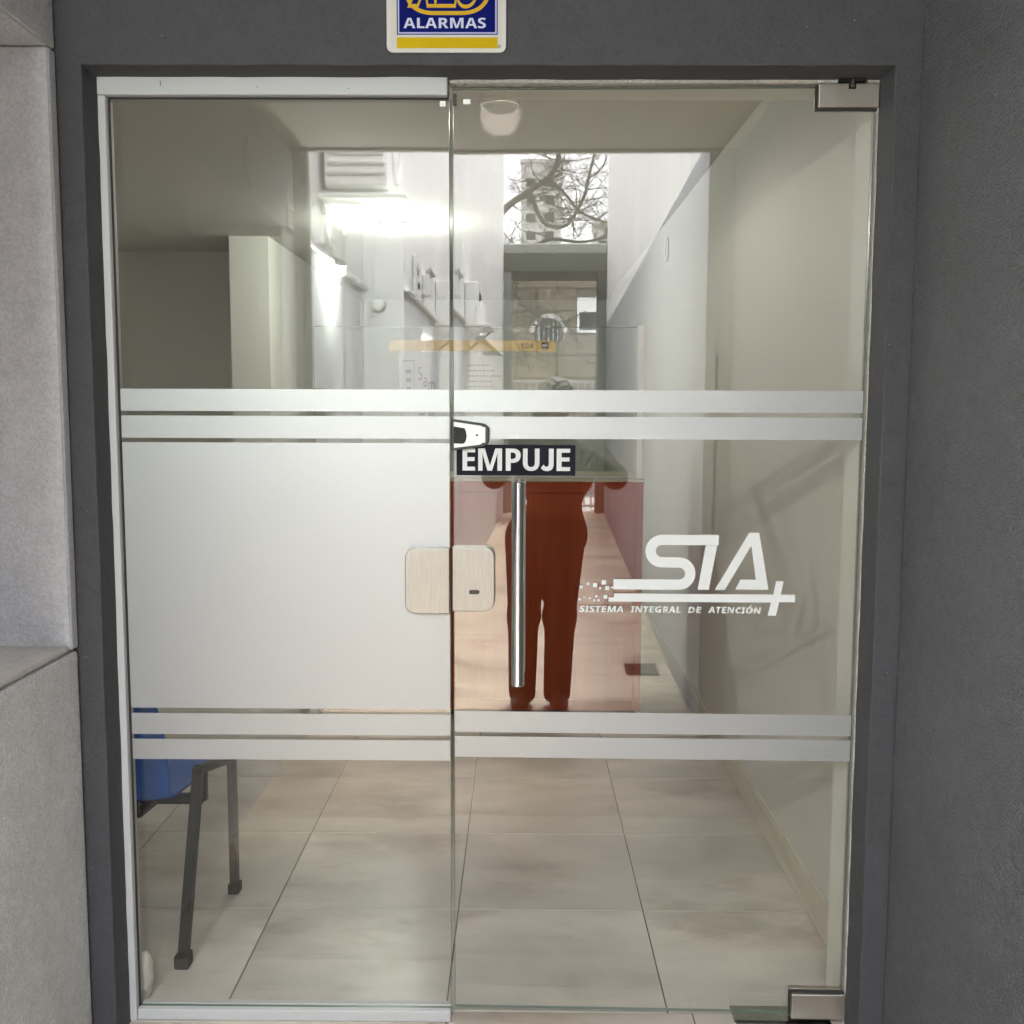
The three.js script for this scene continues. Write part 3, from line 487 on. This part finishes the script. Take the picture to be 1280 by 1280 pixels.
// ---------------------------------------------------------------- fittings along the passage
{
  const a = thing('air_conditioner', 'white outdoor air conditioner on wall brackets high in the passage', 'air conditioner', [-1.049, 2.76, 2.86]);
  part('casing', rbox(.03, .36, 0, .56, -.02, .80, .02), M.whitePlastic, a); part('fan_guard', new THREE.TorusGeometry(.2, .012, 8, 40).rotateY(Math.PI / 2).translate(.362, .29, .32), M.whitePlastic, a);
  for (let i = 0; i < 9; i++) part('grille_slat', bx(.05, .34, .06 + i * .05, .075 + i * .05, -.028, -.0205), M.alu, a);
  part('drip_shelf', rbox(.002, .46, -.06, -.036, -.05, .84, .006), M.paintWhite, a);
  for (const z of [.06, .70]) part('bracket', [bx(.002, .40, -.035, -.002, z, z + .04), bx(.001, .02, -.12, -.036, z, z + .04)], M.paintWhite, a);
  const p = thing('conduit_pipe', 'white conduit pipe running along and down the left passage wall', 'pipe');
  part('pipe_run', [rod([-1.030, 2.416, P_END + .03], [-1.030, 2.416, 4.34], .018), rod([-.762, 2.416, 4.36], [-.762, 2.416, 13.3], .018)], M.whitePlastic, p);
  part('pipe_drop', rod([-1.03, 1.72, P_END + .03], [-1.03, 2.84, P_END + .03], .02), M.whitePlastic, p);
  for (const z of [3.1, 3.9]) part('clip', bx(-1.049, -1.008, 2.394, 2.438, z, z + .02), M.alu, p);
  for (const z of [5.2, 6.8, 8.2]) part('clip', bx(-.779, -.741, 2.394, 2.438, z, z + .02), M.alu, p);
  const cb = thing('loose_cable', 'thin dark cable looping down the lintel of the left porch wall', 'cable');
  part('wire', new THREE.TubeGeometry(new THREE.CatmullRomCurve3([V(PX_L + .004, 2.682, 1.57), V(PX_L + .012, 2.63, 1.50), V(PX_L + .010, 2.57, 1.49), V(PX_L + .008, 2.52, 1.56), V(PX_L + .005, 2.49, 1.62)]), 30, .0035, 8), M.rubber, cb);
  part('clip', bx(PX_L + .0005, PX_L + .009, 2.672, 2.686, 1.56, 1.58), M.whitePlastic, cb); part('clip', bx(PX_L + .0005, PX_L + .009, 2.484, 2.496, 1.61, 1.63), M.whitePlastic, cb);
  const vt = thing('vent_plate', 'small white slotted vent plate on the left porch wall', 'vent', [PX_L + .001, 2.51, 2.30]);
  part('plate', rbox(.0005, .010, -.055, .055, -.05, .05, .003), M.whitePlastic, vt); for (let i = 0; i < 3; i++) part('slot', bx(.0101, .0112, -.035 + i * .026, -.022 + i * .026, -.036, .036), M.black, vt);
  const w = thing('wall_lamp', 'small lit wall lamp high on the near left passage wall', 'lamp', [-1.049, 2.40, 3.14]);
  part('base', rod([.001, 0, 0], [.016, 0, 0], .03), M.alu, w); part('arm', rod([.016, 0, 0], [.06, .02, 0], .007), M.alu, w); part('lamp_shade', rod([.06, .03, 0], [.06, -.005, 0], .02, .035, 24, false), M.alu, w);
  part('lamp_bulb', new THREE.SphereGeometry(.03, 20, 14).translate(.06, -.03, 0), mat({ color: lin(.8, .8, .8), emissive: lin(.95, 1, .95), emissiveIntensity: .6, roughness: .4 }), w);
  const WL = new THREE.PointLight(0xf4fff6, .8, 0, 2); WL.position.set(-.989, 2.37, 3.14); WL.castShadow = true; scene.add(WL);
  const w2 = thing('wall_lamp', 'round bulkhead lamp on the step of the left passage wall', 'lamp', [-.95, 2.31, 4.349]);
  part('base', rod([0, 0, -.001], [0, 0, -.03], .05, .05, 28), M.alu, w2); part('lamp_bowl', new THREE.SphereGeometry(.042, 24, 12).scale(1, 1, .7).translate(0, 0, -.04), mat({ color: lin(.75, .75, .7), roughness: .2 }), w2); part('guard', new THREE.TorusGeometry(.044, .005, 8, 32).translate(0, 0, -.045), M.alu, w2);
  const m = thing('meter_panel', 'pale meter panel with round dial high on the left passage wall', 'meter', [-.779, 2.58, 5.0]);
  part('panel', rbox(.001, .03, -.14, .14, -.11, .11, .006), M.whitePlastic, m); part('dial', rod([.0305, .06, 0], [.04, .06, 0], .055, .055, 28), M.alu, m); part('switch', rbox(.0305, .045, -.09, -.05, -.02, .02, .003), M.black, m);
  const e = thing('emergency_light', 'twin head emergency light on a bracket of the left passage wall', 'lamp', [-.779, 2.62, 5.75]);
  part('body', rbox(.001, .06, -.10, .06, -.10, .10, .008), M.whitePlastic, e); for (const z of [-.07, .07]) part('lamp_head', rod([.03, .07, z], [.09, .09, z - .02], .02, .038, 20), M.alu, e);
  const u = thing('utility_box', 'white utility box above a narrow wall shelf in the passage', 'box', [-.779, 2.36, 7.1]);
  part('body', rbox(.001, .13, .03, .42, -.22, .20, .01), M.whitePlastic, u); part('door', rbox(.1302, .138, .06, .39, -.19, .17, .004), M.paintWhite, u);
  const sh = thing('wall_shelf', 'narrow white shelf under the utility box in the passage', 'shelf', [-.779, 2.36, 7.1]);
  part('board', rbox(.001, .24, .0, .028, -.42, .40, .004), M.paintWhite, sh); part('bracket', bar([.005, -.16, -.3], [.2, -.005, -.3], .02, .02), M.alu, sh); part('bracket', bar([.005, -.16, .3], [.2, -.005, .3], .02, .02), M.alu, sh);
  const bt = thing('spray_bottle', 'clear spray bottle with a dark nozzle on the passage shelf', 'bottle', [-.63, 2.389, 6.80]);
  part('bottle_body', new THREE.LatheGeometry([[0, 0], [.045, 0], [.048, .01], [.048, .15], [.02, .19], [.018, .2], [0, .2]].map((q) => new THREE.Vector2(...q)), 24), M.whitePlastic, bt); part('nozzle', [rod([0, .2, 0], [0, .26, 0], .012), rod([0, .255, 0], [.0, .26, -.06], .008)], M.rubber, bt);
  const bx1 = thing('junction_box', 'grey junction box at the foot of the drop pipe', 'box', [-1.049, 1.66, P_END + .05]);
  part('body', rbox(.001, .09, -.16, .06, -.03, .22, .006), M.alu, bx1); part('lid', rbox(.0902, .096, -.15, .05, -.02, .21, .003), M.whitePlastic, bx1);
  const dr = thing('floor_drain', 'dark slotted drain grate let into the passage floor', 'drain', [.62, .0005, 3.7]);
  part('frame', [bx(-.1, .1, 0, .004, -.14, -.125), bx(-.1, .1, 0, .004, .125, .14), bx(-.1, -.088, 0, .004, -.125, .125), bx(.088, .1, 0, .004, -.125, .125)], M.blackSteel, dr); for (let i = 0; i < 7; i++) part('slat', bx(-.088, .088, 0.0003, .003, -.118 + i * .035, -.098 + i * .035), M.blackSteel, dr); part('pit', bx(-.088, .088, -.0002, .0002, -.125, .125), M.black, dr);
}
// ---------------------------------------------------------------- across the street
{
  const b = thing('stone_building', 'two storey beige stone building across the street', 'building', [0, 0, 27]);
  part('wall', bx(-14, 14, -.16, 5.7, .012, 6), M.joint, b);
  const hole = (x0, x1, y0, y1) => (x0 < 1.75 && x1 > .56 && y0 < 4.78 && y1 > 3.78);
  for (let r = 0; r < 9; r++) for (let c = -7; c < 8; c++) {
    const y0 = r * .63, y1 = y0 + .612, x0 = c * 1.15 + (r % 2 ? .57 : 0), x1 = x0 + 1.132;
    if (hole(x0, x1, y0, y1)) { if (x0 < .54) part('stone_block', rbox(x0, .54, y0, y1, -.03, .012, .008, 1), M.limestone, b); continue; }
    const g = rbox(x0, x1, y0, y1, -.03 - rr(0, .006), .012, .008, 1), uv = g.attributes.uv, q = rnd() * 9; for (let i = 0; i < uv.count; i++) uv.setXY(i, uv.getX(i) + q, uv.getY(i) + q * 1.7);
    part('stone_block', g, M.limestone, b);
  }
  part('cornice', [rbox(-14, 14, 5.702, 5.95, -.22, 6, .05), rbox(-14, 14, 5.952, 6.05, -.12, 6, .03)], M.limestone, b);
  const w = part('window', [bx(.56, 1.75, 4.36, 4.77, -.02, .012)], M.whitePlastic, b, 'window with a half lowered roller shutter'); part('pane', bx(.63, 1.68, 3.86, 4.355, .0, .011), M.darkPane, w);
  part('frame', [rbox(.56, .63, 3.78, 4.355, -.06, .012, .006), rbox(1.68, 1.75, 3.78, 4.355, -.06, .012, .006), rbox(.63, 1.68, 3.78, 3.86, -.07, .012, .006)], M.paintWhite, w);
  const ar = part('arched_opening', (() => { const s = new THREE.Shape(); s.absarc(0, 0, .40, 0, Math.PI); s.lineTo(-.40, -.25); s.lineTo(.40, -.25); return extr(s, .004).rotateY(Math.PI).translate(-.24, 3.78, -.038); })(), M.darkPane, b);
  part('arch', (() => { const s = new THREE.Shape(); s.absarc(0, 0, .53, 0, Math.PI); s.lineTo(-.41, 0); s.absarc(0, 0, .41, Math.PI, 0, true); return extr(s, .07).rotateY(Math.PI).translate(-.24, 3.78, -.035); })(), M.farWall, ar);
  for (let i = 0; i < 5; i++) part('arch_bar', rod([-.50 + i * .13, 3.56, -.06], [-.50 + i * .13, 4.10, -.06], .013, .013, 6), M.paintWhite, ar);
  for (const x of [1.0, 1.32]) part('ring_ornament', new THREE.TorusGeometry(.13, .025, 8, 28).translate(x, 3.10, -.05), M.limestone, b);
  // far towers above the roofs
  const tower = (x, y, z, w, h, d, label) => { const t = thing('apartment_tower', label, 'building', [x, 0, z]); part('wall', bx(-w / 2, w / 2, 0, h, 0, d), M.farWall, t); const nr = Math.floor(h / 3), nc = Math.floor(w / 3.2); for (let r = 0; r < nr; r++) for (let c = 0; c < nc; c++) part('window', bx(-w / 2 + .9 + c * 3.2, -w / 2 + 2.5 + c * 3.2, r * 3 + 1, r * 3 + 2.4, -.06, .0), M.darkPane, t); part('roof_parapet', bx(-w / 2 - .2, w / 2 + .2, h, h + .6, -.2, d), M.farWall, t); };
  tower(-3.4, 0, 180, 7, 44, 8, 'pale apartment tower far beyond the street, left one of the two'); tower(9, 0, 190, 6, 35, 8, 'lower pale apartment tower far beyond the street, right one of the two');
}
// bare street tree: trunk, limbs and twigs
{
  const t = thing('bare_tree', 'leafless street tree with crooked limbs at the passage end', 'tree', [0, 0, 0]);
  const seg = [], twig = [];
  function limb(pts, r0, r1, list) { const c = new THREE.CatmullRomCurve3(pts.map((p) => V(...p))), n = Math.max(6, pts.length * 4); const q = c.getPoints(n); for (let i = 0; i < n; i++) list.push(rod(q[i], q[i + 1], mix(r0, r1, i / n), mix(r0, r1, (i + 1) / n), 7, false)); return c; }
  function sprout(c, count, len, r, depth) {
    for (let i = 0; i < count; i++) {
      const u = rr(.08, 1), p = c.getPoint(u), d = V(rr(-1, 1), rr(-.5, .9), rr(-.7, .7)).normalize(), a = [p.toArray()]; let q = p.clone();
      for (let k = 0; k < 3; k++) { d.add(V(rr(-.5, .5), rr(-.35, .4), rr(-.4, .4))).normalize(); q = q.clone().addScaledVector(d, len * rr(.25, .42)); a.push(q.toArray()); }
      const cc = limb(a, r, r * .45, depth ? twig : seg); if (depth < 2) sprout(cc, 5, len * .55, r * .5, depth + 1);
    }
  }
  part('trunk', [rod([-1.9, -.1, 17.0], [-1.75, 2.2, 17.0], .24, .19, 14), rod([-1.75, 2.2, 17.0], [-1.45, 4.7, 16.9], .19, .15, 14)], M.bark, t);
  const L = [limb([[-1.45, 4.65, 16.9], [-.95, 5.3, 16.8], [-.5, 5.6, 16.7], [-.05, 5.95, 16.7], [.1, 6.8, 16.7]], .075, .035, seg), limb([[-.5, 5.6, 16.7], [-.2, 5.0, 16.6], [.15, 4.95, 16.6], [.45, 5.35, 16.6], [.7, 6.3, 16.6]], .045, .02, seg), limb([[-.6, 5.55, 16.7], [-.1, 5.75, 16.7], [.2, 5.5, 16.7], [.45, 5.2, 16.6], [1.1, 4.95, 16.6]], .03, .016, seg), limb([[-1.4, 4.6, 16.9], [-.8, 4.3, 16.9], [-.2, 4.75, 16.9], [.5, 4.7, 16.8], [1.2, 4.85, 16.8]], .042, .02, seg), limb([[-1.5, 4.2, 16.9], [-.9, 3.9, 17.2], [-.4, 3.4, 17.3], [.1, 3.3, 17.4], [.6, 3.5, 17.4]], .022, .01, seg), limb([[-1.55, 3.9, 16.9], [-1.0, 3.3, 17.2], [-.7, 2.8, 17.2], [-.5, 2.6, 17.4]], .02, .01, seg)];
  L.forEach((c, i) => sprout(c, i < 4 ? 17 : 12, .85, .0115, 0));
  part('limbs', seg, M.bark, t); part('twigs', twig, M.bark, t);
}
// ---------------------------------------------------------------- the photographer, seen in the glass
function netSurface(f, lo, hi, h) { // naive surface nets over f < 0
  const nx = Math.ceil((hi[0] - lo[0]) / h) + 1, ny = Math.ceil((hi[1] - lo[1]) / h) + 1, nz = Math.ceil((hi[2] - lo[2]) / h) + 1, F = new Float32Array(nx * ny * nz), at = (i, j, k) => (k * ny + j) * nx + i;
  for (let k = 0; k < nz; k++) for (let j = 0; j < ny; j++) for (let i = 0; i < nx; i++) F[at(i, j, k)] = f(lo[0] + i * h, lo[1] + j * h, lo[2] + k * h);
  const id = new Int32Array(F.length).fill(-1), P = [], I = [];
  for (let k = 0; k < nz - 1; k++) for (let j = 0; j < ny - 1; j++) for (let i = 0; i < nx - 1; i++) {
    let n = 0, x = 0, y = 0, z = 0; const c = (a, b, d) => F[at(i + a, j + b, k + d)];
    for (let e = 0; e < 12; e++) { const ax = e >> 2, p = e & 1, q = (e >> 1) & 1; const A = ax === 0 ? [0, p, q] : ax === 1 ? [p, 0, q] : [p, q, 0], B = A.slice(); B[ax] = 1; const fa = c(...A), fb = c(...B); if ((fa < 0) !== (fb < 0)) { const t = fa / (fa - fb); x += A[0] + (B[0] - A[0]) * t; y += A[1] + (B[1] - A[1]) * t; z += A[2] + (B[2] - A[2]) * t; n++; } }
    if (n) { id[at(i, j, k)] = P.length / 3; P.push(lo[0] + (i + x / n) * h, lo[1] + (j + y / n) * h, lo[2] + (k + z / n) * h); }
  }
  for (let k = 1; k < nz - 1; k++) for (let j = 1; j < ny - 1; j++) for (let i = 1; i < nx - 1; i++) {
    const s = F[at(i, j, k)] < 0, q = (a, b, c, d, flip) => { if (a < 0 || b < 0 || c < 0 || d < 0) return; flip ? I.push(a, c, b, a, d, c) : I.push(a, b, c, a, c, d); };
    if (s !== F[at(i + 1, j, k)] < 0) q(id[at(i, j - 1, k - 1)], id[at(i, j, k - 1)], id[at(i, j, k)], id[at(i, j - 1, k)], !s);
    if (s !== F[at(i, j + 1, k)] < 0) q(id[at(i - 1, j, k - 1)], id[at(i - 1, j, k)], id[at(i, j, k)], id[at(i, j, k - 1)], !s);
    if (s !== F[at(i, j, k + 1)] < 0) q(id[at(i - 1, j - 1, k)], id[at(i, j - 1, k)], id[at(i, j, k)], id[at(i - 1, j, k)], !s);
  }
  const g = new THREE.BufferGeometry(); g.setAttribute('position', new THREE.Float32BufferAttribute(P, 3)); g.setIndex(I); g.computeVertexNormals();
  g.setAttribute('uv', new THREE.Float32BufferAttribute(new Float32Array(P.length / 3 * 2), 2)); return metreUV(g);
}
function capsules(list, k) { // [a, b, ra, rb] joined with a smooth minimum
  const L = list.map(([a, b, ra, rb]) => { const d = [b[0] - a[0], b[1] - a[1], b[2] - a[2]]; return { a, d, q: d[0] ** 2 + d[1] ** 2 + d[2] ** 2 || 1e-9, ra, rb }; });
  return (x, y, z) => { let r = 1e9; for (const c of L) { const px = x - c.a[0], py = y - c.a[1], pz = z - c.a[2], t = clamp((px * c.d[0] + py * c.d[1] + pz * c.d[2]) / c.q), e = Math.hypot(px - t * c.d[0], py - t * c.d[1], pz - t * c.d[2]) - c.ra - (c.rb - c.ra) * t; const hh = Math.max(k - Math.abs(r - e), 0) / k; r = Math.min(r, e) - hh * hh * k / 4; } return r; };
}
{
  const cx = .075, t = thing('person', 'person in dark clothes holding a phone up with both hands in the passage', 'person', [cx, 0, 2.86]);
  const J = (s) => ({ hip: [s * .10 - .05, .93, .01], knee: [s * .10 - .065, .50, -.01], ankle: [s * .095 - .075, .085, .03], toe: [s * .112 - .075, .035, -.13], ball: [s * .107 - .075, .04, -.06], heel: [s * .095 - .075, .04, .055], sho: [s * .185, 1.425, .01], elb: [s * .315, 1.27, -.14], wri: [s * .115 - .075, 1.475, -.205] });
  const torso = [[[-.10, .97, 0], [.0, .98, 0], .122, .122], [[0, 1.0, 0], [0, 1.12, -.005], .135, .125], [[-.055, 1.28, 0], [.055, 1.28, 0], .13, .13], [[-.12, 1.40, .01], [.12, 1.40, .01], .075, .075], [[0, 1.1, 0], [0, 1.3, 0], .125, .125]];
  const legs = [], arms = [], feet = [], clothLegs = [], clothArms = [];
  for (const s of [-1, 1]) { const j = J(s);
    legs.push([j.hip, j.knee, .088, .056], [[j.knee[0], .42, .015], [j.ankle[0], .2, .02], .056, .04], [j.knee, j.ankle, .054, .036]); feet.push([j.ankle, j.heel, .036, .034], [j.heel, j.ball, .034, .036], [j.ball, j.toe, .036, .026]);
    arms.push([j.sho, j.elb, .055, .042], [j.elb, j.wri, .042, .027]);
    clothLegs.push([j.hip, j.knee, .118, .083], [j.knee, [j.ankle[0], .075, .02], .083, .074]); clothArms.push([j.sho, j.elb, .072, .058], [j.elb, [mix(j.elb[0], j.wri[0], .93), mix(j.elb[1], j.wri[1], .93), mix(j.elb[2], j.wri[2], .93)], .058, .042]); }
  const head = [[[0, 1.42, .02], [0, 1.52, .005], .058, .054], [[0, 1.665, .012], [0, 1.665, .035], .092, .09], [[0, 1.60, -.02], [0, 1.575, -.045], .062, .04], [[-.03, 1.63, -.035], [.03, 1.63, -.035], .05, .05]];
  part('body', netSurface(capsules([...torso, ...legs, ...feet, ...arms, ...head], .03), [-.5, -.03, -.32], [.5, 1.82, .24], .014), M.skin, t);
  // face, ears, hands on finer grids
  const face = [[[0, 1.645, -.08], [0, 1.612, -.104], .009, .013], [[-.012, 1.575, -.083], [.012, 1.575, -.083], .007, .007], [[-.093, 1.64, .01], [-.095, 1.605, .005], .013, .010], [[.093, 1.64, .01], [.095, 1.605, .005], .013, .010]];
  part('face', netSurface(capsules(face, .008), [-.13, 1.55, -.14], [.13, 1.70, .05], .004), M.skin, t);
  for (const s of [-1, 1]) part('eye', new THREE.SphereGeometry(.011, 14, 10).translate(s * .032, 1.648, -.076), M.paintWhite, t);
  const px = -.075, py = 1.565, pz = -.246; // the phone
  for (const s of [-1, 1]) { const w = J(s).wri, q = [[w, [px + s * .052, py - .045, pz + .028], .025, .022], [[px + s * .055, py - .05, pz + .026], [px + s * .05, py + .0, pz + .022], .021, .018]];
    for (let i = 0; i < 4; i++) { const y = py - .058 + i * .019, l = [.9, 1, 1.05, .85][3 - i]; q.push([[px + s * .052, y, pz + .016], [px + s * .049, y, pz - .010], .0095, .0085], [[px + s * .049, y, pz - .010], [px + s * (.049 - .032 * l), y + .002, pz - .0145], .0085, .007]); }
    q.push([[px + s * .052, py - .03, pz + .03], [px + s * .042, py - .005, pz + .024], .012, .010], [[px + s * .042, py - .005, pz + .024], [px + s * .02, py + .012, pz + .020], .010, .008]);
    part('hand', netSurface(capsules(q, .008), [Math.min(px - .16, w[0] - .05), 1.43, pz - .05], [Math.max(px + .16, w[0] + .05), 1.62, pz + .1], .004), M.skin, t); }
  part('trousers', netSurface(capsules([...clothLegs, [[-.10, .97, 0], [.01, .98, 0], .14, .14]], .035), [-.3, .02, -.25], [.3, 1.14, .25], .013), M.trousers, t);
  part('jacket', netSurface((() => { const c = capsules([[[-.10, .95, 0], [.03, .95, 0], .15, .15], [[0, 1.0, 0], [0, 1.2, 0], .15, .145], [[-.065, 1.28, 0], [.065, 1.28, 0], .148, .148], [[-.13, 1.40, .01], [.13, 1.40, .01], .092, .092], [[0, 1.40, .015], [0, 1.475, .012], .085, .075], ...clothArms], .04); return (x, y, z) => Math.max(c(x, y, z), .86 - y); })(), [-.5, .8, -.33], [.5, 1.6, .25], .013), M.jacket, t);
  part('hair', netSurface((x, y, z) => { const e = Math.hypot(x / 1.0, (y - 1.682) / 1.06, (z - .03) / 1.08) - .104 - .004 * Math.sin(x * 120) * Math.sin(z * 90 + y * 60); return Math.max(e, 1.60 + Math.max(0, -z) * 1.3 - y, -.062 - z + (y > 1.70 ? -(y - 1.70) * .8 : 0)); }, [-.13, 1.55, -.12], [.13, 1.82, .16], .006), M.hair, t);
  for (const s of [-1, 1]) { const j = J(s); part('shoe', netSurface((() => { const c = capsules([[j.heel, j.ball, .046, .046], [j.ball, j.toe, .046, .036], [j.ankle, j.heel, .045, .045]], .02); return (x, y, z) => Math.max(c(x, y, z), .001 - y); })(), [j.ankle[0] - .09, -.02, -.22], [j.ankle[0] + .09, .15, .13], .008), M.shoe, t); }
  const ph = thing('phone', 'black phone held upright in front of the photographer', 'phone', [0, 1.565, 2.6145]);
  part('case', rbox(-.037, .037, -.075, .072, -.004, .004, .004), M.black, ph); part('screen', rbox(-.033, .033, -.07, .067, .0042, .0048, .0002), M.darkPane, ph);
}
renderer.render(scene, camera);
